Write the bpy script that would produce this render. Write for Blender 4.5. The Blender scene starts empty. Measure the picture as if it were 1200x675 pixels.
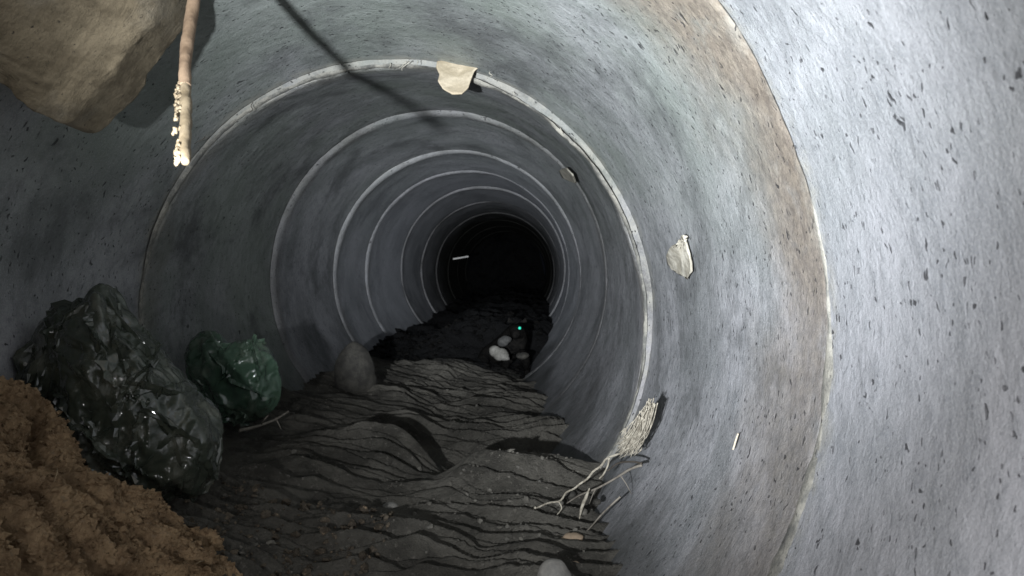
import bpy, math, random
import numpy as np
from mathutils import Vector
R_ = math.radians
random.seed(7)
S = bpy.context.scene
COL = S.collection

# ------------------------------------------------------------------ camera
PITCH, YAW, FPX = R_(1.837), R_(2.029), 870.0
cam = bpy.data.objects.new('camera', bpy.data.cameras.new('camera'))
COL.objects.link(cam)
cam.location = (0, 0, 0)
cam.rotation_euler = (R_(90) - PITCH, 0, YAW)
cam.data.sensor_width = 36
cam.data.lens = FPX / 1200 * 36
cam.data.clip_start = 0.02
cam.data.clip_end = 200
cam.data.dof.use_dof = True
cam.data.dof.focus_distance = 1.05
cam.data.dof.aperture_fstop = 13
S.camera = cam

# ------------------------------------------------------------------ world (dim night air outside the pipe mouth)
W = bpy.data.worlds.new('World'); S.world = W; W.use_nodes = True
bg = W.node_tree.nodes['Background']
bg.inputs[0].default_value = (0.55, 0.65, 0.9, 1)
bg.inputs[1].default_value = 0.004

# ------------------------------------------------------------------ the hand torch beside the lens: hot beam and wide spill
def spot(name, loc, aim, watts, cone, blend, rad, col):
    l = bpy.data.lights.new(name, 'SPOT'); l.energy = watts; l.spot_size = R_(cone); l.spot_blend = blend
    l.shadow_soft_size = rad; l.color = col
    o = bpy.data.objects.new(name, l); COL.objects.link(o); o.location = loc
    o.rotation_euler = (Vector(aim) - Vector(loc)).to_track_quat('-Z', 'Y').to_euler()
    return o
LP = (-0.225, -0.198, -0.066)
spot('torch_beam', LP, (0.35, 3.0, 0.52), 215.0, 60, 1.0, 0.012, (0.90, 0.95, 1.0))
spot('torch_spill', LP, (0.95, 0.9, 0.26), 31.0, 156, 1.0, 0.012, (1.0, 0.985, 0.985))
spot('torch_core', LP, (-0.36, 4.0, 0.10), 430.0, 24, 1.0, 0.012, (0.90, 0.95, 1.0))

S.view_settings.view_transform = 'Standard'
S.view_settings.look = 'None'
S.view_settings.exposure = 0.0
S.view_settings.gamma = 1.0
S.view_settings.use_curve_mapping = False
S.cycles.max_bounces = 6
S.cycles.diffuse_bounces = 4
S.cycles.use_denoising = True

# ------------------------------------------------------------------ helpers
def pray(u, w):
    """direction (with y = 1) through pixel u, w of the 1200 x 675 photograph"""
    a, c = (u - 600) / FPX, -(w - 337.5) / FPX
    y2 = math.cos(PITCH) + c * math.sin(PITCH); z = -math.sin(PITCH) + c * math.cos(PITCH)
    x = a * math.cos(YAW) - y2 * math.sin(YAW); y = a * math.sin(YAW) + y2 * math.cos(YAW)
    return np.array([x / y, 1.0, z / y])
def at(u, w, d):
    return pray(u, w) * d

_rs = np.random.RandomState(3)
_perm = np.tile(_rs.permutation(256), 2)
_grad = _rs.normal(size=(256, 3)); _grad /= np.linalg.norm(_grad, axis=1)[:, None]
def pn(P, seed=0):
    P = np.asarray(P, float) + seed * 17.31
    I = np.floor(P).astype(int); F = P - I; U = F * F * F * (F * (F * 6 - 15) + 10)
    out = 0
    for dx in (0, 1):
        for dy in (0, 1):
            for dz in (0, 1):
                h = _perm[(_perm[(_perm[(I[..., 0] + dx) & 255] + I[..., 1] + dy) & 255] + I[..., 2] + dz) & 255]
                g = _grad[h]
                d = g[..., 0] * (F[..., 0] - dx) + g[..., 1] * (F[..., 1] - dy) + g[..., 2] * (F[..., 2] - dz)
                w = (U[..., 0] if dx else 1 - U[..., 0]) * (U[..., 1] if dy else 1 - U[..., 1]) * (U[..., 2] if dz else 1 - U[..., 2])
                out = out + d * w
    return out * 1.4
def fbm(P, oct=4, seed=0, gain=.5):
    a, s, f = 1.0, 0.0, 1.0
    for i in range(oct):
        s = s + a * pn(np.asarray(P) * f, seed + i); a *= gain; f *= 2.03
    return s
def sstep(a, b, x):
    t = np.clip((x - a) / (b - a), 0, 1); return t * t * (3 - 2 * t)
def V3(x, y, z):
    x, y, z = np.broadcast_arrays(x, y, z); return np.stack([x, y, z], -1)

def mesh_obj(name, verts, faces, mat, parent=None, smooth=True, uv=None, attrs=None):
    me = bpy.data.meshes.new(name)
    verts = np.asarray(verts, float).reshape(-1, 3)
    faces = faces if isinstance(faces, list) else faces.tolist()
    me.from_pydata(verts.tolist(), [], faces)
    me.update()
    if smooth: me.polygons.foreach_set('use_smooth', [True] * len(me.polygons))
    if uv is not None:
        l = me.uv_layers.new(name='UVMap')
        idx = np.zeros(len(me.loops), int); me.loops.foreach_get('vertex_index', idx)
        l.data.foreach_set('uv', np.asarray(uv, float).reshape(-1, 2)[idx].ravel())
    for k, v in (attrs or {}).items():
        a = me.attributes.new(k, 'FLOAT', 'POINT'); a.data.foreach_set('value', np.asarray(v, float).ravel())
    me.materials.append(mat)
    o = bpy.data.objects.new(name, me); COL.objects.link(o)
    if parent: o.parent = parent
    return o
def grid_faces(n, m, wrap_m=False):
    i = np.arange(n - 1)[:, None]; j = np.arange(m if wrap_m else m - 1)[None, :]
    j2 = (j + 1) % m
    return np.stack([i * m + j, i * m + j2, (i + 1) * m + j2, (i + 1) * m + j], -1).reshape(-1, 4)
def tag(o, label=None, cat=None, group=None, kind=None):
    if label: o['label'] = label
    if cat: o['category'] = cat
    if group: o['group'] = group
    if kind: o['kind'] = kind
    return o
def empty(name, loc):
    o = bpy.data.objects.new(name, None); COL.objects.link(o); o.location = tuple(loc)
    o.empty_display_size = .05
    return o
def origin_to(o, p):
    """move a top level mesh's origin to p without moving its shape"""
    p = Vector(tuple(float(v) for v in p))
    o.data.transform(__import__('mathutils').Matrix.Translation(-p)); o.location = p
    return o

def tube(path, rad, n=8, rough=0.0, seed=0):
    """closed tapered tube along a path"""
    P = np.asarray(path, float); rad = np.broadcast_to(np.asarray(rad, float), (len(P),))
    T = np.gradient(P, axis=0); T /= np.linalg.norm(T, axis=1)[:, None] + 1e-9
    a = np.array([0, 0, 1.0]) if abs(T[0][2]) < .9 else np.array([1.0, 0, 0])
    vs = []; N = np.cross(T[0], a); N /= np.linalg.norm(N)
    th = np.arange(n) / n * 2 * np.pi
    for i in range(len(P)):
        N = N - T[i] * N.dot(T[i]); N /= np.linalg.norm(N) + 1e-9
        B = np.cross(T[i], N)
        ring = P[i] + rad[i] * (np.cos(th)[:, None] * N + np.sin(th)[:, None] * B)
        if rough: ring = P[i] + (ring - P[i]) * (1 + rough * pn(ring * 160, seed))[:, None]
        vs.append(ring)
    V = np.concatenate(vs); F = grid_faces(len(P), n, True).tolist()
    F.append(list(range(n))[::-1]); F.append([(len(P) - 1) * n + k for k in range(n)])
    return V, F
def smooth_path(pts, n=40):
    pts = np.asarray(pts, float); m = len(pts); t = np.linspace(0, m - 1, n); out = []
    for q in t:
        i = min(int(q), m - 2); f = q - i
        p0, p1, p2, p3 = pts[max(i - 1, 0)], pts[i], pts[i + 1], pts[min(i + 2, m - 1)]
        out.append(.5 * (2 * p1 + (p2 - p0) * f + (2 * p0 - 5 * p1 + 4 * p2 - p3) * f * f + (3 * p1 - p0 - 3 * p2 + p3) * f ** 3))
    return np.array(out)
def join(parts):
    V, F, k = [], [], 0
    for v, f in parts:
        V.append(v); F += [[i + k for i in q] for q in (f if isinstance(f, list) else f.tolist())]; k += len(v)
    return np.concatenate(V), F

_icoc = {}
def ico(sub):
    if sub not in _icoc:
        import bmesh
        bm = bmesh.new(); bmesh.ops.create_icosphere(bm, subdivisions=sub, radius=1)
        v = np.array([q.co[:] for q in bm.verts]); f = [[q.index for q in p.verts] for p in bm.faces]; bm.free()
        _icoc[sub] = (v, f)
    return _icoc[sub]
def outline_blob(poly, c, depth, d, sub=6, power=2.0):
    """solid body whose front outline follows poly (photo pixels) at distance d; real size, real thickness `depth`"""
    v, f = ico(sub)
    P3 = np.array([at(u, w, d) for u, w in poly]); C3 = at(c[0], c[1], d)
    ang = np.arctan2(P3[:, 2] - C3[2], P3[:, 0] - C3[0]); rad = np.hypot(P3[:, 0] - C3[0], P3[:, 2] - C3[2])
    o = np.argsort(ang); ang, rad = ang[o], rad[o]
    ang = np.concatenate([[ang[-1] - 2 * np.pi], ang, [ang[0] + 2 * np.pi]]); rad = np.concatenate([[rad[-1]], rad, [rad[0]]])
    phi = np.arctan2(v[:, 2], v[:, 0]); s = np.hypot(v[:, 0], v[:, 2])
    r = np.interp(phi, ang, rad)
    e = 2.0 / power
    k = np.where(s > 0, np.power(np.clip(s, 1e-6, 1), e), 0); yy = np.sign(v[:, 1]) * np.power(np.abs(v[:, 1]), e)
    return np.stack([C3[0] + r * k * np.cos(phi), C3[1] + depth * yy, C3[2] + r * k * np.sin(phi)], 1), f
def normals_of(V, F):
    F = np.asarray([q[:3] for q in F]); N = np.zeros_like(V)
    fn = np.cross(V[F[:, 1]] - V[F[:, 0]], V[F[:, 2]] - V[F[:, 0]])
    for k in range(3): np.add.at(N, F[:, k], fn)
    return N / (np.linalg.norm(N, axis=1)[:, None] + 1e-12)

# ------------------------------------------------------------------ materials
class NT:
    def __init__(s, name):
        s.m = bpy.data.materials.new(name); s.m.use_nodes = True; s.t = s.m.node_tree
        s.b = s.t.nodes['Principled BSDF']
    def n(s, typ, **kw):
        q = s.t.nodes.new(typ)
        for k, v in kw.items(): setattr(q, k, v)
        return q
    def lk(s, a, b): s.t.links.new(a, b)
    def val(s, x, sock):
        if hasattr(x, 'is_output') or isinstance(x, bpy.types.NodeSocket): s.lk(x, sock)
        else: sock.default_value = x
    def math(s, op, a, b=0.0, c=None, clamp=False):
        q = s.n('ShaderNodeMath', operation=op, use_clamp=clamp); s.val(a, q.inputs[0]); s.val(b, q.inputs[1])
        if c is not None: s.val(c, q.inputs[2])
        return q.outputs[0]
    def ramp(s, x, a, b, lo=0.0, hi=1.0):
        q = s.n('ShaderNodeMapRange', interpolation_type='SMOOTHSTEP'); s.val(x, q.inputs[0])
        q.inputs[1].default_value = a; q.inputs[2].default_value = b; q.inputs[3].default_value = lo; q.inputs[4].default_value = hi
        return q.outputs[0]
    def noise(s, vec, scale, detail=4, rough=.55, dist=0.0):
        q = s.n('ShaderNodeTexNoise'); s.lk(vec, q.inputs['Vector']); q.inputs['Scale'].default_value = scale
        q.inputs['Detail'].default_value = detail; q.inputs['Roughness'].default_value = rough; q.inputs['Distortion'].default_value = dist
        return q.outputs[0]
    def voro(s, vec, scale, feature='F1', rnd=1.0):
        q = s.n('ShaderNodeTexVoronoi', feature=feature); s.lk(vec, q.inputs['Vector']); q.inputs['Scale'].default_value = scale
        q.inputs['Randomness'].default_value = rnd
        return q
    def mapping(s, vec, scale=(1, 1, 1), loc=(0, 0, 0), rot=(0, 0, 0)):
        q = s.n('ShaderNodeMapping'); s.lk(vec, q.inputs[0]); q.inputs['Scale'].default_value = scale
        q.inputs['Location'].default_value = loc; q.inputs['Rotation'].default_value = rot
        return q.outputs[0]
    def mix(s, f, a, b):
        q = s.n('ShaderNodeMix', data_type='RGBA'); s.val(f, q.inputs[0])
        for x, k in ((a, 6), (b, 7)):
            if isinstance(x, tuple): q.inputs[k].default_value = (*x, 1)
            else: s.lk(x, q.inputs[k])
        return q.outputs[2]
    def bump(s, h, strength, dist, prev=None):
        q = s.n('ShaderNodeBump'); s.lk(h, q.inputs['Height']); q.inputs['Strength'].default_value = strength
        q.inputs['Distance'].default_value = dist
        if prev is not None: s.lk(prev, q.inputs['Normal'])
        return q.outputs[0]
    def pos(s): return s.n('ShaderNodeNewGeometry').outputs['Position']
    def obj(s): return s.n('ShaderNodeTexCoord').outputs['Object']
    def uv(s): return s.n('ShaderNodeTexCoord').outputs['UV']
    def attr(s, name): return s.n('ShaderNodeAttribute', attribute_name=name).outputs['Fac']

def concrete_mat():
    t = NT('cast_concrete'); uv = t.uv()
    big = t.noise(uv, 5.0, 5, .6, .4); mid = t.noise(t.mapping(uv, (1, 1.3, 1)), 42, 7, .7)
    streak = t.noise(t.mapping(uv, (150, 160, 1)), 1.0, 6, .8)          # trowelled streaks running round the pipe
    fine = t.noise(uv, 380, 3, .7)
    col = t.mix(t.ramp(big, .30, .66), (.20, .208, .212), (.40, .398, .42))
    col = t.mix(t.math('MULTIPLY', t.ramp(mid, .45, .68), .65), col, (.16, .17, .18))
    col = t.mix(t.math('MULTIPLY', t.ramp(streak, .48, .68), .40), col, (.13, .14, .15))
    col = t.mix(t.math('MULTIPLY', t.ramp(fine, .45, .7), .40), col, (.58, .58, .60))
    g = t.noise(t.mapping(uv, (1, 1, 1), (4.3, 1.7, 0)), 2.6, 4, .6)
    col = t.mix(t.math('MULTIPLY', t.attr('green'), t.ramp(g, .35, .6, .35, 1.0)), col, (.20, .245, .19))
    dirt = t.noise(t.mapping(uv, (1, .8, 1), (2.2, 5.1, 0)), 3.4, 9, .72, .3)
    col = t.mix(t.ramp(dirt, .47, .66, 0, .78), col, (.095, .10, .10))
    col = t.mix(t.attr('tone'), col, (.44, .46, .50))
    # rusty brown tide band and cream lime patches
    r = t.noise(t.mapping(uv, (1, 1, 1), (1.3, 9.7, 0)), 14, 6, .7)
    rust = t.math('MULTIPLY', t.attr('rust'), t.ramp(r, .12, .50), clamp=True)
    rc = t.mix(t.ramp(t.noise(uv, 70, 5, .75), .35, .68), (.135, .105, .08), (.26, .215, .165)); rust = t.math('MULTIPLY', rust, .85)
    col = t.mix(rust, col, rc)
    lime = t.math('MULTIPLY', t.attr('lime'), t.ramp(t.noise(uv, 18, 6, .75), .42, .60), clamp=True)
    col = t.mix(lime, col, (.37, .36, .32))
    damp_far_shade = t.math('MULTIPLY', t.attr('damp_far_shade'), t.ramp(t.noise(t.mapping(uv, (1, 1, 1), (7, 3, 0)), 4, 5, .6), .25, .6, .6, 1.0), clamp=True)
    col = t.mix(damp_far_shade, col, (.034, .034, .030))  # wet lower wall, plus the painted darkness far down the pipe
    # blow holes: two sizes, gathered in clusters, warped so none is round
    wn = t.n('ShaderNodeTexNoise'); t.lk(uv, wn.inputs['Vector']); wn.inputs['Scale'].default_value = 55; wn.inputs['Detail'].default_value = 3
    wv = t.n('ShaderNodeVectorMath', operation='MULTIPLY_ADD'); t.lk(wn.outputs['Color'], wv.inputs[0]); wv.inputs[1].default_value = (.022, .022, 0); t.lk(uv, wv.inputs[2])
    w = wv.outputs[0]
    clus = t.ramp(t.noise(uv, 7, 3, .6), .36, .56)
    def pits(vec, sc, thr, sx, sy, key):
        v = t.voro(t.mapping(vec, (sx, sy, 1), (key, key * .7, 0)), sc)
        pick = t.math('GREATER_THAN', t.n('ShaderNodeSeparateColor').outputs[0], .5)
        sep = t.n('ShaderNodeSeparateColor'); t.lk(v.outputs['Color'], sep.inputs[0])
        size = t.math('MULTIPLY', t.ramp(sep.outputs[0], .25, 1.0), thr)
        return t.ramp(t.math('SUBTRACT', v.outputs['Distance'], size), -.06, .02, 1.0, 0.0)
    p1 = t.math('MULTIPLY', pits(w, 62, .20, .8, 1.5, 3.1), clus)
    p2 = t.math('MULTIPLY', pits(w, 150, .27, .7, 1.3, 8.4), t.ramp(t.noise(uv, 12, 3, .6), .34, .52))
    p3 = t.math('MULTIPLY', pits(w, 24, .12, .7, 1.5, 5.5), .9)
    pit = t.math('MAXIMUM', t.math('MAXIMUM', p1, p2), p3)
    col = t.mix(t.math('MULTIPLY', pit, .85), col, (.035, .035, .038))
    t.lk(col, t.b.inputs['Base Color'])
    t.lk(t.ramp(damp_far_shade, 0, 1, .78, .42), t.b.inputs['Roughness'])
    t.b.inputs['Specular IOR Level'].default_value = .3
    h = t.math('MULTIPLY', streak, .0014)
    h = t.math('MULTIPLY_ADD', mid, .0035, h)
    h = t.math('MULTIPLY_ADD', fine, .0007, h)
    h = t.math('MULTIPLY_ADD', pit, -.0022, h)
    b = t.bump(h, 1.0, 1.0)
    t.lk(b, t.b.inputs['Normal'])
    return t.m
def mortar_mat():
    t = NT('lime_mortar'); p = t.pos()
    c = t.mix(t.ramp(t.noise(p, 16, 7, .75), .40, .62), (.14, .14, .13), (.36, .345, .30))
    c = t.mix(t.ramp(t.noise(p, 230, 3, .7), .60, .70), c, (.08, .075, .07))
    t.lk(c, t.b.inputs['Base Color']); t.b.inputs['Roughness'].default_value = .85
    b = t.bump(t.noise(p, 160, 6, .7), .8, .003); t.lk(b, t.b.inputs['Normal'])
    return t.m
def mud_mat():
    t = NT('grey_silt'); p = t.pos()
    c = t.mix(t.ramp(t.noise(p, 9, 6, .65), .36, .64), (.060, .056, .048), (.150, .140, .120))
    c = t.mix(t.ramp(t.noise(p, 120, 5, .7), .55, .72), c, (.20, .185, .16))
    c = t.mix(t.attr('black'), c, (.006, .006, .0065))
    t.lk(c, t.b.inputs['Base Color'])
    t.lk(t.ramp(t.noise(p, 20, 3, .5), .35, .6, .55, .85), t.b.inputs['Roughness'])
    t.b.inputs['Specular IOR Level'].default_value = .25
    b = t.bump(t.math('MULTIPLY_ADD', t.noise(p, 260, 4, .75), .0045, t.math('MULTIPLY', t.noise(p, 48, 8, .75), .020)), 1.0, 1.0)
    t.lk(b, t.b.inputs['Normal'])
    return t.m
def soil_mat(name='brown_soil', a=(.21, .138, .08), bb=(.46, .32, .19), dk=(.06, .036, .02)):
    t = NT(name); p = t.pos()
    c = t.mix(t.ramp(t.noise(p, 24, 6, .7), .35, .62), a, bb)
    c = t.mix(t.ramp(t.noise(p, 170, 4, .7), .56, .70), c, (.36, .27, .18))
    c = t.mix(t.ramp(t.noise(t.mapping(p, (1, 1, 1), (3, 1, 2)), 90, 4, .7), .57, .72), c, dk)
    t.lk(c, t.b.inputs['Base Color']); t.b.inputs['Roughness'].default_value = .95
    t.b.inputs['Specular IOR Level'].default_value = .1
    b = t.bump(t.noise(p, 240, 6, .8), 1.0, .005); t.lk(b, t.b.inputs['Normal'])
    return t.m
def stone_mat(name, a, b_, sc=30, rough=.75, bumpd=.002):
    t = NT(name); p = t.obj()
    c = t.mix(t.ramp(t.noise(p, sc, 6, .65), .35, .65), a, b_)
    c = t.mix(t.ramp(t.noise(p, sc * 7, 3, .7), .60, .74), c, tuple(x * .35 for x in a))
    t.lk(c, t.b.inputs['Base Color']); t.b.inputs['Roughness'].default_value = rough
    b = t.bump(t.noise(p, sc * 4, 6, .7), .7, bumpd); t.lk(b, t.b.inputs['Normal'])
    return t.m
def bag_mat(name, col, dusty, trans, rough=.16):
    t = NT(name); p = t.obj()
    dust = t.ramp(t.noise(p, 16, 6, .7), .46, .72)
    c = t.mix(t.math('MULTIPLY', dust, .55), col, dusty)
    t.lk(c, t.b.inputs['Base Color'])
    t.lk(t.ramp(dust, 0, 1, rough, .6), t.b.inputs['Roughness'])
    t.b.inputs['Specular IOR Level'].default_value = .6
    t.b.inputs['Coat Weight'].default_value = 1.0; t.b.inputs['Coat Roughness'].default_value = .025
    t.b.inputs['Transmission Weight'].default_value = trans
    t.b.inputs['IOR'].default_value = 1.3
    v = t.voro(t.mapping(p, (1, 1, .45), (0, 0, 0), (.3, .5, .2)), 26, 'DISTANCE_TO_EDGE')
    n1 = t.noise(p, 30, 3, .5, 1.5)
    b = t.bump(t.ramp(v.outputs['Distance'], 0, .16), .3, .003); b = t.bump(n1, .35, .006, b)
    t.lk(b, t.b.inputs['Normal'])
    return t.m
def plain_mat(name, a, b_, sc=60, rough=.8, aniso=(1, 1, 1), bd=.001, sub=0.0):
    t = NT(name); p = t.mapping(t.obj(), aniso)
    c = t.mix(t.ramp(t.noise(p, sc, 5, .65), .36, .64), a, b_)
    t.lk(c, t.b.inputs['Base Color']); t.b.inputs['Roughness'].default_value = rough
    b = t.bump(t.noise(p, sc * 2, 5, .7), .7, bd); t.lk(b, t.b.inputs['Normal'])
    return t.m
M_CON, M_MOR, M_MUD, M_SOIL = concrete_mat(), mortar_mat(), mud_mat(), soil_mat()

# ------------------------------------------------------------------ the pipe: one concrete section after another
JY = np.array([-.30, .675, 1.43, 2.194, 2.983, 3.62, 4.50, 5.35, 6.25, 7.15, 8.1, 9.1, 10.2])
CXk = np.array([-.24, -.241, -.281, -.299, -.331, -.350, -.338, -.350, -.365, -.375, -.385, -.395, -.41])
CZk = np.array([-.07, -.071, -.107, -.048, -.045, -.045, -.030, -.050, -.066, -.075, -.085, -.095, -.10])
def centre(y): return np.interp(y, JY, CXk), np.interp(y, JY, CZk)
WORDS = ['nearest pipe section, bright pale grey concrete full of pits, filling the right edge',
 'second pipe section, with the brown rust stained band at its near end',
 'third pipe section, between thick pale rim and the thin rim cracked at lower right',
 'fourth pipe section, just past the ring with the dark jagged crack at lower right',
 'fifth pipe section, bluish grey, just before the black debris heap',
 'sixth pipe section, bluish grey, standing over the black debris heap',
 'seventh pipe section, dim grey, above the rear of the black debris heap',
 'eighth pipe section, almost black, where the torch light gives out',
 'ninth pipe section, the dark ring holding the small pale twig',
 'tenth pipe section, black, the last one that catches a trace of light',
 'eleventh pipe section, lost in the dark behind the tenth ring',
 'farthest pipe section, deep black centre of the tunnel']
# shift of each section against the one before it, and inward step of its near lip
SH = {0: (0, 0, 0), 1: (-.001, .002, -.0015), 2: (-.006, -.007, .010), 3: (.004, -.006, .002), 4: (.003, -.004, .005),
      5: (.002, -.001, .005), 6: (-.002, .0, .007), 7: (.002, .002, .004), 8: (0, 0, .006), 9: (0, 0, .005), 10: (0, 0, .005), 11: (0, 0, .005)}
TONE = [.22, .04, .0, .08, .30, .45, .30, .1, 0, 0, 0, 0]
def section(k):
    y0, y1 = JY[k], JY[k + 1]
    nt = 720 if k < 3 else 420 if k < 6 else 240
    dy = .005 if k < 3 else .010 if k < 6 else .03
    ys = np.concatenate([[0, .0015, .004, .008, .011, .014, .017], np.arange(.02, y1 - y0 - .004, dy), [y1 - y0 - .002]]) + y0 + .0015
    th = np.arange(nt + 1) / nt * 2 * np.pi - np.pi / 2
    Yg, T = np.meshgrid(ys, th, indexing='ij')
    cx, cz = centre(Yg); sx, sz, lip = SH[k]
    fade = 1 - sstep(.0, .45, Yg - y0)
    cx = cx + sx * fade; cz = cz + sz * fade
    cyl = V3(np.cos(T) * .5, Yg, np.sin(T) * .5)
    r = .5 - lip * np.clip(.8 + 1.3 * fbm(V3(np.cos(T) * 1.3, np.sin(T) * 1.3, 3.1 * k + 0 * T), 3, 61), .05, 2.2) * (1 - sstep(0, .22, Yg - y0)) + .002
    r = r + .0022 * fbm(cyl * 5, 3, 11) + .0007 * fbm(cyl * 40, 3, 5)
    if k >= 3: r = r - .004 * (1 - sstep(0, .10, Yg - y0)) + .012 * (1 - np.clip((Yg - y0) / .030, 0, 1)) ** 1.6
    # worn, chipped near edge
    e = np.clip((Yg - y0) / .014, 0, 1); r = r + (.0015 if k == 1 else .004) * (1 - e) ** 2 + .0025 * (1 - e) * fbm(cyl * 24 + 5 * k, 4, 23)
    chip = sstep(.25, .6, fbm(cyl * 13 + 3.3 * k, 3, 21)); r = r + chip * .006 * (1 - sstep(0, .02, Yg - y0))
    X = cx + r * np.cos(T); Z = cz + r * np.sin(T); Yv = Yg + .0012 * pn(cyl * 30, 9) * (Yg < y0 + .02)
    # end faces and outer shell
    def ring(y, rr, i):
        cxx, czz = cx[i], cz[i]; return cxx + rr * np.cos(th), np.full(nt + 1, y), czz + rr * np.sin(th)
    f_in = ring(y0 + .0015, .565, 0); b_out = ring(y1 - .0015, .565, -1)
    X = np.vstack([b_out[0], f_in[0], X, b_out[0]]); Yv = np.vstack([b_out[1], f_in[1], Yv, b_out[1]]); Z = np.vstack([b_out[2], f_in[2], Z, b_out[2]])
    Yuv = np.vstack([b_out[1] + .065, f_in[1] - .065, Yg, b_out[1]]); Ya = np.vstack([b_out[1], f_in[1], Yg, b_out[1]]); Ta = np.vstack([th, th, T, th])
    uv = np.stack([Ta * .5, Yuv], -1)
    cyl = V3(np.cos(Ta) * .5, Ya, np.sin(Ta) * .5)
    rust = np.zeros_like(Ya); lime = np.zeros_like(Ya); d = Ya - y0
    wob = .05 * fbm(cyl * 6, 4, 31)
    up = np.sin(Ta)
    if k == 1: rust = (1 - sstep(.04, .24, d + 1.8 * wob)) * (.55 + .45 * sstep(-.35, .35, up)); lime = (1 - sstep(.0, .022, d + wob * .4)) * .45
    elif k > 1: lime = (1 - sstep(.004, .030, d + wob * .2)) * (.7 if k == 2 else .12); rust = (1 - sstep(.02, .09, d + wob)) * .25
    lime = np.maximum(lime, sstep(y1 - .03, y1 - .004, Ya + wob * .2) * (.7 if k < 2 else .25))
    green = (.55 if k in (1,) else .45 if k == 2 else .30) * sstep(-.1, .75, up) if k < 5 else np.zeros_like(Ya)
    if k == 2: green = np.maximum(green, .5 * sstep(.2, .9, -np.cos(Ta)))
    # slime line where the lower pipe stays wet
    damp_far_shade = (1 - sstep(-.78, -.50, up + .15 * fbm(cyl * 4, 4, 41))) * .75
    damp_far_shade = np.maximum(damp_far_shade, (.72 if k < 3 else .3) * (1 - sstep(-.80, -.25, up + .25 * fbm(cyl * 3, 4, 45))))
    damp_far_shade = np.maximum(damp_far_shade, 1.5 * sstep(4.6, 8.2, Ya))  # darkness of the far tunnel painted into the wall colour, deepening with distance
    root = empty('concrete_pipe_section', (cx[0, 0], y0, cz[0, 0]))
    tag(root, WORDS[k], 'concrete pipe', 'concrete pipe sections laid end to end')
    V = np.stack([X, Yv, Z], -1) - np.array(root.location)
    o = mesh_obj('pipe_wall', V, grid_faces(*X.shape), M_CON, root, uv=uv, attrs={'tone': np.full_like(Ya, TONE[k]) + .25 * TONE[k] * sstep(.1, .7, d), 'rust': rust, 'lime': lime, 'green': green, 'damp_far_shade': damp_far_shade})
    # mortar squeezed out of the joint at the near end
    if 0 < k < 3:
        n2 = 2400 if k < 3 else 900; th = np.arange(n2 + 1) / n2 * 2 * np.pi - np.pi / 2
        cc = V3(np.cos(th) * .5, y0, np.sin(th) * .5)
        wd = (.0060 if k == 1 else .0075 if k == 2 else .0035) * np.clip(.75 + .9 * fbm(cc * 16, 4, 51 + k), .05, 2.2)
        hg = (.0022 if k < 3 else .002) * np.clip((-.3 if k != 2 else .2) + 1.7 * fbm(cc * 9, 5, 71 + k), -1.2, 2)
        if k == 1:
            wd *= .7 + 1.6 * sstep(.35, -.5, np.sin(th)); hg = hg - .0016 * sstep(.3, .6, np.sin(th)) + .0016 * sstep(.1, -.4, np.sin(th))
        if k == 2:
            b = np.exp(-((np.arctan2(np.sin(th - .95), np.cos(th - .95))) / .75) ** 2); wd *= 1 + 1.0 * b; hg *= 1 + .8 * b
        if k in (3, 4): hg = hg * sstep(-.75, -.1, np.sin(th - .5)) - .004 * (1 - sstep(-.75, -.2, np.sin(th - .5)))
        q = np.linspace(-1, 1, 11); prof = np.sqrt(np.clip(1 - q * q, 0, 1))
        c0x, c0z = centre(y0); r0 = .5 - lip * .8
        rr = r0 + .003 - (hg[None] + .003) * prof[:, None] + .0007 * fbm(np.stack([np.broadcast_to(cc[:, 0] * 38, (11, n2 + 1)), np.broadcast_to(q[:, None] * .8, (11, n2 + 1)), np.broadcast_to(cc[:, 2] * 38, (11, n2 + 1))], -1), 3, 4)
        yy = y0 + q[:, None] * wd[None] - .001 + .0015 * pn(cc * 25, 8)[None]
        xx = c0x + sx + rr * np.cos(th); zz = c0z + sz + rr * np.sin(th)
        mesh_obj('mortar_seam', np.stack([xx, yy, zz], -1) - np.array(root.location), grid_faces(11, n2 + 1), M_MOR, root)
for k in range(len(JY) - 1): section(k)

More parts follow.
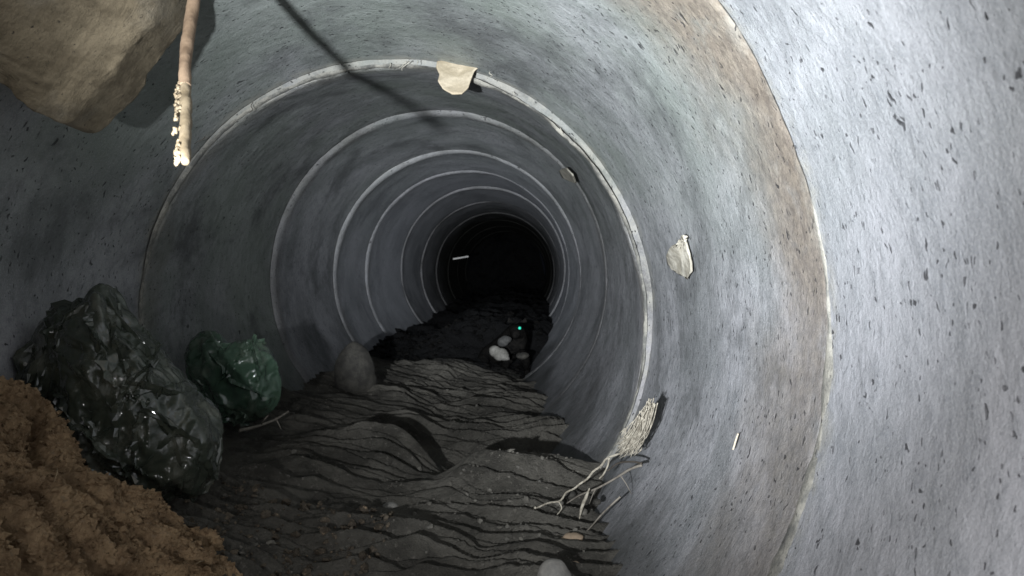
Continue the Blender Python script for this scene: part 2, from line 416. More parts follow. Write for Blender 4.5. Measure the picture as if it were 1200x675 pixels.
# ------------------------------------------------------------------ silt on the bottom of the pipe
def silt_z(x, y, detail=True):
    x, y = np.broadcast_arrays(np.asarray(x, float), np.asarray(y, float))
    cx, cz = centre(y)
    u = x - cx
    base = -.365 - .115 * (x + .70) - .02 * sstep(1.2, 3, y)
    base = base - .018 * np.exp(-((u - .02) / .16) ** 2) * (1 - sstep(2.4, 3.2, y))
    base = base + .02 * fbm(V3(x * 3, y * 2.2, 0 * x), 3, 2)
    # washed terraces: gentle rise, then a small scarp dropping away up the pipe
    ph = y / .056 + 1.15 * fbm(V3(x * 2.3, y * 1.8, 0 * x), 3, 61) * 1.6 + .9 * x + .14 * fbm(V3(x * 9, y * 9, 0 * x), 3, 5)
    def saw(p):
        f = p - np.floor(p); return np.where(f < .80, f / .80, (1 - f) / .20)
    amp = .026 * np.clip(.75 + 1.1 * fbm(V3(x * 4, y * 4, 0 * x), 2, 77), .1, 1.8)
    t = amp * saw(ph) + .55 * amp * saw(ph * 1.7 + 3.7 + 2.2 * pn(V3(x * 4, y * 4, 0 * x), 9))
    t = t * (1 - .75 * sstep(2.9, 3.2, y))
    z = base + t
    # bank in front of the black hollow and the hollow itself
    z = z + .060 * np.exp(-((y - 1.42 - .12 * (x - .0)) / .07) ** 2) * sstep(-.30, -.10, x + .04 * fbm(V3(x * 9, y * 9, 0 * x), 2, 3))
    z = z - .095 * np.exp(-((y - 1.66 - .1 * x) / .11) ** 2) * sstep(-.33, -.12, x)
    z = z + .045 * np.exp(-((y - 1.60) / .06) ** 2 - ((x + .33) / .13) ** 2) - .045 * np.exp(-((y - 1.76) / .07) ** 2 - ((x + .33) / .12) ** 2)
    # far debris heap, black
    heap = sstep(3.05, 3.55, y - .35 * (x + .33) + .12 * fbm(V3(x * 5, y * 3, 0 * x), 2, 14))
    z = z + heap * (.150 - .13 * sstep(-.30, -.60, x) + .035 * fbm(V3(x * 7, y * 7, 0 * x), 3, 15)) + .02 * heap * .5 * fbm(V3(x * 18, y * 18, 0 * x), 2, 19)
    z = z + .75 * sstep(8.8, 10.0, y)
    z = z + .005 * fbm(V3(x * 20, y * 28, 0 * x), 3, 91) + .0007 * pn(V3(x * 90, y * 110, 0 * x), 92)
    return z
ys = [.12]
while ys[-1] < 10.1:
    ys.append(ys[-1] + (.02 if ys[-1] < .8 else .0022 if ys[-1] < 3.05 else .012 if ys[-1] < 4.5 else .05))
ys = np.array(ys); nx = 240
cx, cz = centre(ys)
sgrid = np.linspace(-1, 1, nx)
X = cx[:, None] + sgrid[None] * .515; Yg = np.repeat(ys[:, None], nx, 1)
# keep the sheet inside the wall of the pipe: squeeze the columns to the local width (worked out on every 10th row)
ri = np.unique(np.append(np.arange(0, len(ys), 10), len(ys) - 1)); Xc = X[ri]
for _ in range(2):
    half = np.sqrt(np.clip(.512 ** 2 - (silt_z(Xc, Yg[ri]) - cz[ri, None]) ** 2, .0004, 1)); Xc = cx[ri, None] + sgrid[None] * np.clip(half, .02, .512)
H = np.stack([np.interp(ys, ys[ri], half[:, j]) for j in range(nx)], 1)
kk = np.ones(9) / 9; H = np.stack([np.convolve(np.pad(r_, 4, 'edge'), kk, 'valid') for r_ in H])
X = cx[:, None] + sgrid[None] * H
Z = silt_z(X, Yg)
Z = np.maximum(Z, cz[:, None] - .511)
blk = sstep(2.86, 3.10, Yg - .06 * (X + .33) + .08 * fbm(V3(X * 6, Yg * 6, 0 * X), 3, 33))  # bed colour turns black past the ridged silt
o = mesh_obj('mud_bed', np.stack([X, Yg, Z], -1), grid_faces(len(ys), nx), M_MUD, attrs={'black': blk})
tag(o, kind='structure')
def ground(x, y): return float(silt_z(np.array([x]), np.array([y]))[0])

# ------------------------------------------------------------------ brown soil bank, lower left
def soil_pt(s, y):
    """s runs down the slope, y into the pipe"""
    x0, z0 = -.682, -.168
    ang = R_(39.5)
    x = x0 + s * math.cos(ang); z = z0 - s * math.sin(ang)
    x, y, z = np.broadcast_arrays(x, y, z)
    Q = V3(x * 1.0, y * 1.0, z)
    d = .030 * fbm(Q * 7, 3, 101) + .009 * fbm(Q * 30, 3, 103)
    cr = np.abs(pn(Q * 75, 107)); d = d + .004 * (1 - 2 * cr) + .003 * (1 - 2 * np.abs(pn(Q * 140, 109))) + .003 * pn(Q * 170, 108)
    # furrows running down into the pipe
    ph = y / .075 + .9 * fbm(Q * 4, 3, 111) + .35 * s; f = ph - np.floor(ph)
    d = d - .060 * np.exp(-((f - .5) / .10) ** 2) * sstep(-.5, .0, fbm(Q * 4, 2, 113)) + .014 * f
    ye = .93 + .00 * s + .035 * fbm(V3(s * 9, 0 * s, 0 * s), 3, 117)
    drop = sstep(0, .10, y - ye)
    d = d - .20 * drop
    return np.stack([x + d * math.sin(ang), y, z + d * math.cos(ang)], -1)
s = np.linspace(-.16, .39, 280); y = np.linspace(.10, 1.06, 420)
SG, YG = np.meshgrid(s, y, indexing='ij')
P = soil_pt(SG, YG)
cxx, czz = centre(P[..., 1]); rr = np.hypot(P[..., 0] - cxx, P[..., 2] - czz); k = np.minimum(1, .511 / rr)
P[..., 0] = cxx + (P[..., 0] - cxx) * k; P[..., 2] = czz + (P[..., 2] - czz) * k
o = mesh_obj('soil_bank', P, grid_faces(len(s), len(y))[:, ::-1], M_SOIL, smooth=False); tag(o, kind='structure')

def scatter(name, n, fn, size, mat, kind_label, cat, flat=.7, seed=1, sub=1):
    rs = np.random.RandomState(seed); v0, f0 = ico(sub); f0 = np.array(f0); V, F = [], []
    for i in range(n):
        p = fn(rs)
        if p is None: continue
        r = size[0] + (size[1] - size[0]) * rs.rand() ** 3
        q = v0 * (1 + .28 * rs.normal(size=(len(v0), 1))) * np.array([1, .6 + .5 * rs.rand(), flat * (.5 + .7 * rs.rand())]) * r
        a = rs.rand() * 6.28; c, s_ = math.cos(a), math.sin(a); b = rs.normal() * .4
        q = q @ np.array([[c, s_, 0], [-s_, c, 0], [0, 0, 1]]) @ np.array([[1, 0, 0], [0, math.cos(b), math.sin(b)], [0, -math.sin(b), math.cos(b)]])
        V.append(q + p); F.append(f0 + len(v0) * (len(V) - 1))
    o = mesh_obj(name, np.concatenate(V), np.concatenate(F), mat, smooth=False)
    return tag(o, kind_label, cat, kind='stuff')
def soil_spot(rs):
    s, y = rs.uniform(-.1, .37), rs.uniform(.3, .97); return soil_pt(np.array(s), np.array(y))
scatter('soil_crumbs', 15000, soil_spot, (.0010, .0062), M_SOIL, 'loose brown soil crumbs covering the bank at lower left', 'soil', .8, 5)
M_SOILD = soil_mat('grey_brown_clods', (.075, .062, .048), (.16, .135, .105), (.03, .024, .018))
def foot_spot(rs):
    y = rs.uniform(.75, 1.20); x = rs.uniform(-.56, -.22)
    return np.array([x, y, ground(x, y) + .003])
scatter('soil_clods', 900, foot_spot, (.002, .009), M_SOILD, 'dark crumbly clods at the foot of the brown bank', 'soil', .8, 6)
M_GRAV = stone_mat('silt_gravel', (.06, .056, .048), (.14, .13, .11), 40)
def grav(rs):
    if rs.rand() < .45: x, y = rs.normal(-.02, .10), rs.normal(1.30, .12)
    else: x, y = rs.uniform(-.66, .10), rs.uniform(.95, 2.85)
    if y > 2.9 or y < .8 or x > .10 or x < -.68: return None
    return np.array([x, y, ground(x, y) + .001])
scatter('gravel', 650, grav, (.0016, .0075), M_GRAV, 'fine grit and small gravel strewn over the ridged silt', 'gravel', .7, 8)
def dk(rs):
    x, y = rs.uniform(-.72, .02), rs.uniform(3.0, 3.9); return np.array([x, y, ground(x, y) + .004])
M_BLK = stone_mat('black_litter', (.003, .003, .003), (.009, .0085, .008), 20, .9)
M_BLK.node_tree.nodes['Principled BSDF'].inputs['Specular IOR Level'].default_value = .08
scatter('black_debris', 420, dk, (.006, .02), M_BLK, 'black litter heaped across the pipe behind the ridged silt', 'debris', .5, 9)

# ------------------------------------------------------------------ stones
def stone(poly, c, d, depth, mat, label, group=None, name='stone', power=1.9, sub=5, amp=.16, cat='stone'):
    V, F = outline_blob(poly, c, depth, d, sub, power)
    V = V + normals_of(V, F) * (amp * depth * (fbm(V * (.22 / depth) + d, 4, 131)))[:, None]
    o = mesh_obj(name, V, F, mat); b = V[V[:, 2].argmin()]
    origin_to(o, (V[:, 0].mean(), V[:, 1].mean(), V[:, 2].min()))
    return tag(o, label, cat, group)
def ell(cx_, cy_, rx, ry, n=14, tilt=0.0, jag=.06, seed=0):
    rs = np.random.RandomState(seed + int(cx_)); out = []
    for i in range(n):
        a = i / n * 6.283; k = 1 + jag * rs.normal()
        x, y = rx * k * math.cos(a), ry * k * math.sin(a)
        out.append((cx_ + x * math.cos(tilt) - y * math.sin(tilt), cy_ + x * math.sin(tilt) + y * math.cos(tilt)))
    return out
M_ST1 = stone_mat('olive_grey_stone', (.024, .022, .019), (.060, .056, .047), 30, .8, .007)
M_ST2 = stone_mat('pale_grey_stone', (.14, .135, .125), (.27, .255, .23), 24)
M_ST3 = stone_mat('tan_stone', (.26, .19, .13), (.40, .31, .22), 20)
M_ST4 = stone_mat('white_stone', (.14, .135, .12), (.26, .25, .23), 40, .8, .006)
M_ST5 = stone_mat('mud_coated_stone', (.13, .12, .10), (.22, .20, .165), 12)
stone([(398, 455), (394, 436), (397, 418), (403, 409), (414, 400), (424, 404), (433, 418), (438, 438), (440, 456), (418, 464)], (416, 436), 2.25, .06, M_ST1,
      'upright rounded grey stone at the left end of the ridged silt', 'stones on the silt')
stone([(628, 672), (634, 661), (645, 655), (658, 657), (666, 668), (668, 690), (645, 700), (626, 688)], (647, 676), .965, .028, M_ST2,
      'pale grey rounded stone cut by the bottom edge of the photo', 'stones on the silt')
stone(ell(669, 633, 14, 8, tilt=-.3), (669, 633), 1.14, .016, M_ST3, 'small tan stone above the pale stone at the bottom edge', 'stones on the silt')
stone(ell(674, 664, 7, 6), (674, 664), 1.06, .008, M_ST3, 'tiny tan pebble touching the right of the pale bottom stone', 'stones on the silt')
stone(ell(592, 568, 9, 3.2), (592, 568), 1.42, .012, M_ST2, 'flat pale pebble on the bank in front of the black hollow', 'stones on the silt')
stone(ell(457, 593, 10, 4), (457, 593), 1.30, .012, M_ST2, 'flat grey pebble right of two others, middle of the silt', 'stones on the silt')
stone(ell(425, 583, 11, 4.5, tilt=.15), (425, 583), 1.33, .013, M_ST1, 'flat olive grey pebble, upper left of the pair mid silt', 'stones on the silt')
stone([(573, 408), (578, 405), (586, 408), (596, 418), (597, 421), (588, 422), (578, 418)], (583, 414), 2.98, .022, M_ST4,
      'white stone lying before the dark animal', 'stones on the silt')
stone(ell(612, 417, 8, 4), (612, 418), 2.95, .025, M_ST1, 'flat grey stone just right of the white one by the dark animal', 'stones on the silt')
stone([(190, 590), (196, 578), (212, 573), (234, 574), (244, 585), (240, 597), (222, 603), (200, 600)], (217, 588), 1.12, .04, M_ST5,
      'rounded mud coated stone under the lower end of the dark plastic bag', 'stones on the silt')
PEB = ['beside the cord, above the tan stone', 'just under the frayed tuft, upper of two', 'left of its neighbour under the cord', 'rightmost, against the pipe wall under the tuft', 'uppermost left, by the black hollow', 'upper middle, at the edge of the black hollow', 'lowest left, under the hanging strand', 'lowest right, between tan stone and wall']
for i, (u, w, r, d) in enumerate([(683, 600, 6, 1.22), (668, 579, 7, 1.30), (655, 590, 6, 1.27), (700, 588, 5, 1.24), (636, 566, 6, 1.36), (649, 563, 5, 1.38), (628, 630, 5, 1.13), (688, 645, 5, 1.12)]):
    stone(ell(u, w, r, r * .7, seed=i), (u, w), d, r * d / 870 * .9, M_ST1 if i % 2 else M_GRAV,
          'dark grey pebble ' + PEB[i], 'pebbles round the frayed string', 'pebble', cat='pebble', sub=3, amp=.15)

# ------------------------------------------------------------------ broken slab, upper left
M_SLAB = None
def slab_mat():
    t = NT('brown_stained_concrete'); p = t.pos()
    c = t.mix(t.ramp(t.noise(t.mapping(p, (1, 1, 2.5), (0, 0, 0), (.4, 0, .4)), 12, 6, .7), .34, .66), (.10, .078, .047), (.21, .17, .11))
    c = t.mix(t.math('MULTIPLY', t.ramp(t.noise(p, 8, 4, .6), .5, .7), .7), c, (.21, .185, .14))
    c = t.mix(t.ramp(t.noise(p, 70, 4, .75), .62, .70), c, (.035, .028, .02))
    t.lk(c, t.b.inputs['Base Color']); t.b.inputs['Roughness'].default_value = .9
    b = t.bump(t.noise(p, 40, 7, .7), .9, .006); b = t.bump(t.noise(p, 200, 4, .7), .7, .002, b); t.lk(b, t.b.inputs['Normal'])
    return t.m
poly = [(-170, -160), (90, -170), (235, -120), (222, -40), (206, 0), (196, 30), (183, 48), (165, 76), (148, 97), (130, 114), (112, 136), (98, 149), (88, 150), (72, 143), (52, 133), (30, 114), (8, 100), (-20, 92), (-90, 60), (-190, 10)]
V, F = outline_blob(poly, (10, -20), .030, .76, 7, 18)
V = V + normals_of(V, F) * (.006 * fbm(V * 9, 4, 141) + .0030 * fbm(V * 45, 3, 143))[:, None]
dd = 1 + .26 * ((-(V[:, 2] / V[:, 1]) + .34) / .4) * (V[:, 1] < 9); dd = dd * (1 + .75 * (V[:, 0] / V[:, 1] + .72)); dd = np.clip(dd, .55, 1.6); V = V * dd[:, None]
sl = mesh_obj('broken_slab', V, F, slab_mat()); origin_to(sl, V.mean(0))
tag(sl, 'broken slab of brown stained concrete jutting in at the upper left corner', 'slab')

# ------------------------------------------------------------------ hanging stick, bark above, peeled wood below
M_BARK = plain_mat('reddish_bark', (.11, .07, .04), (.24, .165, .105), 30, .75, (1, 1, .25), .002)
M_WOOD = plain_mat('peeled_wood', (.12, .09, .052), (.21, .165, .105), 50, .7, (1, 1, .2), .0015)
D0 = .50
sp = smooth_path([at(236, -150, .83), at(231, -60, .77), at(227, 0, .724), at(221, 40, .68), at(217, 75, .64), at(217, 103, .61)], 50)
root = empty('hanging_stick', sp[0]); L0 = np.array(root.location)
tag(root, 'brown stick hanging from above with its lower end peeled to pale wood', 'stick')
V, F = tube(sp - L0, np.linspace(.0068, .0046, 50) + .0006 * pn(sp * 40, 3), 20, .10); mesh_obj('bark', V, F, M_BARK, root)
wp = smooth_path([at(217, 98, .614), at(218, 130, .58), at(217, 160, .548), at(217, 190, .515)], 40)
V, F = tube(wp - L0, np.interp(np.arange(40), [0, 36, 39], [.0043, .0041, .0022]) + .0008 * pn(wp * 60, 6), 20, .16); mesh_obj('peeled_wood', V, F, M_WOOD, root)
parts = []; rs = np.random.RandomState(4)
for i in range(90):
    t_ = rs.normal(.22, .13) if rs.rand() < .62 else rs.normal(.88, .07)
    if not 0 < t_ < 1: continue
    p = wp[int(t_ * 39)] - L0 + np.array([-.0036 - .0042 * rs.rand() ** 1.5 * (1 if t_ < .5 else .6), -.001 - .001 * rs.rand(), .0015 * rs.normal()])
    v, f = ico(1); parts.append(((v * (1 + .45 * rs.normal(size=(len(v), 1)))) * np.array([.0014, .0010, .0022]) * (.6 + .6 * rs.rand()) + p, f))
for i in range(9):
    a = at(202 + rs.rand() * 5, 150 + rs.rand() * 8, .56) - L0; v, f = ico(1); parts.append((v * .0012 * (1 + .4 * rs.rand(len(v), 1)) + a, f))
V, F = join(parts); mesh_obj('frayed_fibres', V, F, M_WOOD, root)

# ------------------------------------------------------------------ plastic bags
M_BAG = bag_mat('dark_plastic', (.036, .043, .033), (.15, .15, .12), .0, .14)
def crumple(V, F, amp, ns, seed):
    """taut plastic: nearly flat facets meeting in sharp creases, plus small folds"""
    rs = np.random.RandomState(seed); N = normals_of(V, F); st = np.array([1, 1, .6])
    Q = V + .030 * np.stack([fbm(V * 14, 2, seed), fbm(V * 14, 2, seed + 1), fbm(V * 14, 2, seed + 2)], -1)
    out = 0
    for n_, a_ in ((ns, 1.0), (ns * 4, .40), (ns * 14, .07)):
        sd = V[rs.choice(len(V), n_, False)] + rs.normal(size=(n_, 3)) * .004; L = np.median(np.linalg.norm(V - V.mean(0), axis=1)) * 2.6 / math.sqrt(n_)
        g = rs.normal(size=(n_, 3)) * .55; h = rs.rand(n_) * .5
        best = np.full(len(V), 1e9)
        for i in range(n_):
            D = (Q - sd[i]) / L; D = D * st; dist = (D * D).sum(1)
            best = np.minimum(best, h[i] + D @ g[i] + .55 * dist)
        out = out + a_ * best
    K = V * 15; r1 = 1 - 2.2 * np.abs(fbm(K * np.array([1, 1, .5]), 3, seed + 20)); r2 = 1 - 2.2 * np.abs(pn(K * 2.6 + 1.6 * fbm(K, 2, seed + 27)[:, None], seed + 23))
    r3 = 1 - 2 * np.abs(pn(K * 6 + 1.4 * fbm(K * 2, 2, seed + 29)[:, None], seed + 25))
    return V + N * (amp * (.55 * (out - out.mean()) + .60 * r1 + .20 * r2 + .035 * r3))[:, None]
V, F = outline_blob([(120, 336), (128, 338), (140, 362), (152, 382), (170, 402), (186, 425), (205, 452), (228, 478), (245, 497), (249, 525), (247, 552), (232, 572), (205, 586), (176, 590), (140, 570),
                     (100, 560), (70, 530), (45, 470), (48, 420), (56, 378), (82, 358), (105, 345)], (148, 470), .075, 1.08, 7, 2.0)
V = crumple(V, F, .014, 22, 151)
o = mesh_obj('plastic_bag', V, F, M_BAG); origin_to(o, (V[:, 0].mean(), V[:, 1].mean(), V[:, 2].min()))
tag(o, 'large crumpled dark plastic bag, glossy, wedged between brown soil bank and left wall', 'plastic bag', 'plastic bags along the left wall')
def film_folds(bag, V, F, n, hmax, seed, sub):
    """sharp standing pleats of loose film, each a tent of plastic rising off the bag"""
    rs = np.random.RandomState(seed); v, _ = ico(sub); N = normals_of(V, F); off = np.array(bag.location); out = []
    for i in range(n):
        a = rs.normal(size=3); a[1] = -abs(a[1]) - .2; a /= np.linalg.norm(a)
        b = np.cross(a, rs.normal(size=3) * np.array([.5, .5, .2]) + np.array([1, 0, .3])); b /= np.linalg.norm(b); L = .35 + .65 * rs.rand(); m = 26; t = np.linspace(-L, L, m)
        w = .25 * np.sin(t * (3 + 3 * rs.rand()) + rs.rand() * 6)[:, None] * np.cross(a, b)[None]
        D = a * np.cos(t)[:, None] + b * np.sin(t)[:, None] + w; D /= np.linalg.norm(D, axis=1)[:, None]
        idx = (D @ v.T).argmax(1); P, Q = V[idx], N[idx]; k3 = np.ones(5) / 5
        P = np.stack([np.convolve(np.pad(P[:, c], 2, 'edge'), k3, 'valid') for c in range(3)], 1)
        T = np.gradient(P, axis=0); T /= np.linalg.norm(T, axis=1)[:, None] + 1e-9; S_ = np.cross(T, Q)
        e = np.sin(np.linspace(0, np.pi, m))[:, None] ** .7; h = hmax * (.4 + .8 * rs.rand()) * e * (1 + .5 * rs.normal(size=(m, 1))).clip(.3, 1.8)
        g = np.stack([P - S_ * .006 * e - Q * .003, P + Q * h * .55 - S_ * .0016, P + Q * h + S_ * rs.normal() * .003 * e, P + Q * h * .5 + S_ * .0018, P + S_ * .007 * e - Q * .003], 1)
        out.append((g.reshape(-1, 3) - off, grid_faces(m, 5).tolist()))
    VV, FF = join(out); return mesh_obj('film_folds', VV, FF, bag.data.materials[0], bag, smooth=False)
film_folds(o, V, F, 30, .0095, 8, 7)
M_GBAG = bag_mat('green_plastic', (.050, .088, .060), (.16, .18, .14), .0, .20)
V, F = outline_blob([(228, 400), (240, 391), (252, 394), (262, 402), (280, 402), (298, 405), (312, 418), (319, 440), (320, 466), (308, 482), (280, 490), (262, 488), (246, 474), (236, 450), (226, 425)], (274, 444), .055, 1.52, 6, 2.2)
V = crumple(V, F, .013, 12, 171)
o = mesh_obj('plastic_bag', V, F, M_GBAG); origin_to(o, (V[:, 0].mean(), V[:, 1].mean(), V[:, 2].min()))
film_folds(o, V, F, 12, .011, 9, 6)
tag(o, 'small crumpled green plastic bag beyond the larger dark bag', 'plastic bag', 'plastic bags along the left wall')

# ------------------------------------------------------------------ scraps stuck to the wall
M_PAPER = plain_mat('tan_scrap', (.44, .37, .26), (.66, .57, .43), 25, .85, (1, 1, 1), .003)
M_PAPER2 = plain_mat('grey_cream_scrap', (.30, .275, .22), (.56, .53, .45), 40, .85, (1, 1, 1), .004)
def sheet(poly, fn, thick, mat, name, label, cat, n=26, seed=0):
    """a stiff scrap: outline in photo pixels, fn(u, w, s, t) -> 3D point, given real thickness"""
    P = np.array(poly, float); lo, hi = P.min(0), P.max(0)
    gu = np.linspace(lo[0], hi[0], n * 2); rows = np.linspace(lo[1], hi[1], n)
    V = []
    for w in rows:
        xs = []
        for i in range(len(P)):
            a, b = P[i], P[(i + 1) % len(P)]
            if (a[1] - w) * (b[1] - w) <= 0 and a[1] != b[1]: xs.append(a[0] + (w - a[1]) / (b[1] - a[1]) * (b[0] - a[0]))
        x0, x1 = (min(xs), max(xs)) if xs else (P[:, 0].mean(),) * 2
        for j in range(n):
            u = x0 + (x1 - x0) * j / (n - 1); V.append(fn(u, w))
    V = np.array(V); F = grid_faces(n, n).tolist()
    N = normals_of(V, F); V = V + N * (.0012 * fbm(V * 60, 3, 200 + seed))[:, None]
    V2 = V - N * thick; m = len(V); G = [[i + m for i in q][::-1] for q in F]
    b = [j for j in range(n)] + [i * n + n - 1 for i in range(1, n)] + [(n - 1) * n + j for j in range(n - 2, -1, -1)] + [i * n for i in range(n - 2, 0, -1)]
    E = [[b[i], b[i] + m, b[(i + 1) % len(b)] + m, b[(i + 1) % len(b)]] for i in range(len(b))]
    VV = np.concatenate([V, V2]); o = mesh_obj(name, VV, F + G + E, mat); origin_to(o, VV.mean(0))
    return tag(o, label, cat)
def wall_hit(u, w, R=.5):
    r = pray(u, w)
    for t in np.arange(.1, 9, .002):
        P = r * t; c = centre(P[1])
        if math.hypot(P[0] - c[0], P[2] - c[1]) > R: return P
    return P
sheet([(512, 73), (530, 70), (552, 71), (566, 76), (556, 84), (553, 92), (549, 103), (541, 111), (530, 111), (519, 105), (513, 96), (515, 88), (511, 80)],
      lambda u, w: at(u, w, 1.425 - .0016 * (w - 72) - .00035 * abs(u - 536)), .003, M_PAPER, 'paper_scrap', 'tan paper-like scrap hanging from the top of the thick pale rim', 'scrap', seed=1)
sheet([(782, 300), (787, 288), (795, 284), (803, 275), (807, 290), (811, 305), (812, 318), (806, 326), (798, 321), (788, 316), (784, 308)],
      lambda u, w: wall_hit(u, w, .5) * (.985 - .05 * sstep(318, 284, np.array(float(w))) * sstep(808, 786, np.array(float(u)))), .003, M_PAPER2, 'wall_scrap', 'crinkled cream scrap stuck to the right wall of the pipe', 'scrap', seed=2)
sheet([(655, 199), (664, 196), (672, 204), (676, 214), (668, 213), (660, 208)], lambda u, w: wall_hit(u, w, .488), .003, M_PAPER2, 'mortar_flake', 'small beige flake on the thin rim upper right', 'scrap', n=10, seed=3)

# ------------------------------------------------------------------ root tangle and string, right side
M_STR = plain_mat('frayed_string', (.20, .178, .14), (.42, .385, .315), 120, .9, (1, 1, 1), .0008)
M_TWG = plain_mat('dark_twig', (.035, .028, .022), (.09, .075, .058), 60, .85, (1, 1, 1), .001)
M_TWG2 = plain_mat('grey_twig', (.13, .115, .095), (.25, .225, .19), 60, .85, (1, 1, 1), .001)
rs = np.random.RandomState(12)
SD = lambda u: 1.14 + (765 - u) * .0008          # how far off along the string
base = at(764, 474, 1.13)
root = empty('frayed_string', base); L0 = np.array(root.location)
tag(root, 'pale frayed string with a bushy end leaning from right wall down to the gravel', 'string')
core = [(728, 530), (712, 538), (704, 545), (696, 553), (688, 560), (680, 568), (672, 572), (664, 578), (656, 586), (644, 590), (634, 592), (622, 600), (612, 606), (601, 612), (592, 618)]
pth = smooth_path([at(u + .5 * (-1) ** i, w + .8 * (-1) ** i, SD(u)) for i, (u, w) in enumerate(core)], 110)
k = np.arange(110); strands = []
for a in (0, 2.09, 4.19):
    q = pth + .0008 * np.stack([np.cos(k * .7 + a), 0 * k, np.sin(k * .7 + a)], 1)
    strands.append(tube(q - L0, np.linspace(.0012, .0007, 110), 6, .2, int(a)))
V, F = join(strands); mesh_obj('twisted_cord', V, F, M_STR, root)
hair = []
for i in range(280):
    s_ = rs.rand(); u0, w0 = 764 - 34 * s_ * .4 + rs.normal() * 3, 474 + 50 * s_ * .4 + rs.normal() * 3
    u1, w1 = 730 + rs.normal() * 5 + 8 * rs.rand(), 528 + rs.normal() * 4 - 6 * rs.rand()
    off = rs.normal() * 5; d0, d1 = 1.13 + rs.normal() * .008, 1.165 + rs.normal() * .008
    um, wm = (u0 + u1) / 2 + off * .45 + 3, (w0 + w1) / 2 + off * .35 + 2
    hair.append(tube(smooth_path([at(u0, w0, d0), at(um, wm, (d0 + d1) / 2 - .006 * rs.rand()), at(u1, w1, d1)], 12) - L0 + 0, np.linspace(.0010, .0005, 12), 5, .3, i))
for i in range(46):
    u0, w0 = 732 + rs.rand() * 22, 500 + rs.rand() * 28; L = 4 + 7 * rs.rand()
    hair.append(tube(smooth_path([at(u0, w0, 1.15), at(u0 - L * .3 + rs.normal() * 1.5, w0 + L * .5, 1.145), at(u0 - L * .8 + rs.normal() * 2, w0 + L, 1.15)], 8) - L0, np.linspace(.0010, .0003, 8), 4, .2, i))
cp = smooth_path([at(763, 474, 1.138), at(758, 490, 1.145), at(748, 508, 1.155), at(736, 523, 1.165), at(727, 531, 1.17)], 40)
hair.append(tube(cp - L0, np.interp(np.linspace(0, 1, 40), [0, .3, .7, 1], [.004, .0075, .0085, .002]), 22, .9, 5))
V, F = join(hair); mesh_obj('frayed_tuft', V, F, M_STR, root)
for (pts, r) in (([(628, 594), (624, 603), (627, 614), (629, 621)], [.002, .0048, .0050, .0012]), ([(691, 572), (687, 582), (682, 594), (679, 608)], [.001, .0026, .0028, .0010]),
                 ([(714, 536), (712, 546), (707, 556), (702, 561)], [.0014, .0015, .0014, .001]), ([(655, 588), (658, 596), (652, 604)], [.0012, .0012, .0006]), ([(747, 520), (742, 528), (739, 536)], [.001, .001, .0006])):
    p_ = smooth_path([at(u, w, SD(u) - .005) for u, w in pts], 16) - L0; rr = np.interp(np.linspace(0, 1, 16), np.linspace(0, 1, len(r)), r)
    V, F = tube(p_, rr, 7, .35, 3); mesh_obj('loose_strand', V, F, M_STR, root)
def twig(pts, ds, r0, r1, mat, label, group=None, side=()):
    P = smooth_path([at(u, w, d) for (u, w), d in zip(pts, ds)], 30)
    L = P[0]; parts = [tube(P - L, np.linspace(r0, r1, 30), 7, .25, len(pts))]
    for (i, du, dw, ln) in side:
        a = P[i]; b = a + np.array([du, .01, dw]) * ln; parts.append(tube([a - L, (a + b) / 2 - L + np.array([0, 0, .002]), b - L], [r1 * .9, r1 * .7, r1 * .4], 5, .2))
    V, F = join(parts); o = mesh_obj('twig', V, F, mat); o.location = tuple(L)
    return tag(o, label, 'twig', group)
G = 'twigs around the frayed string'
twig([(752, 545), (738, 550), (722, 560), (700, 572), (680, 580), (664, 590)], [1.13, 1.15, 1.18, 1.21, 1.24, 1.27], .0022, .0012, M_TWG2, 'grey brown twig parallel to and just below the frayed string', G, [(10, .6, -1, .03), (18, -.4, -1, .025)])
twig([(752, 543), (740, 541), (724, 543), (712, 552)], [1.12, 1.14, 1.16, 1.18], .0018, .001, M_TWG, 'short dark twig hooked at the wall under the bushy string end', G)
twig([(727, 582), (716, 592), (704, 604), (690, 620), (681, 626)], [1.12, 1.13, 1.15, 1.17, 1.18], .0016, .0010, M_TWG2, 'thin grey twig lying on the wall above the tan stone', G)
twig([(512, 634), (524, 638), (536, 648), (546, 660), (553, 676)], [1.16, 1.13, 1.10, 1.07, 1.04], .0022, .0018, M_TWG2, 'curved grey rootlet lying on the silt at the bottom edge', G)
twig([(280, 505), (300, 500), (322, 492), (338, 482)], [1.42, 1.45, 1.50, 1.55], .0035, .002, M_TWG2, 'grey twig lying on the silt before the green bag', G, [(12, .8, 1, .02), (20, .5, -1, .02)])
P_ = wall_hit(862, 517, .497); twig([(865, 508), (862, 517), (859, 527)], [P_[1] * .985, P_[1] * .985, P_[1] * .985], .0011, .0009, M_PAPER, 'short pale straw stuck to the lower right wall', None)
o = twig([(531, 303.5), (540, 302), (549, 300.5)], [6.0, 6.0, 6.0], .0075, .0065, plain_mat('whitish_twig', (.7, .68, .66), (.85, .83, .8)), 'small whitish twig spanning the darkness deep in the pipe', None)

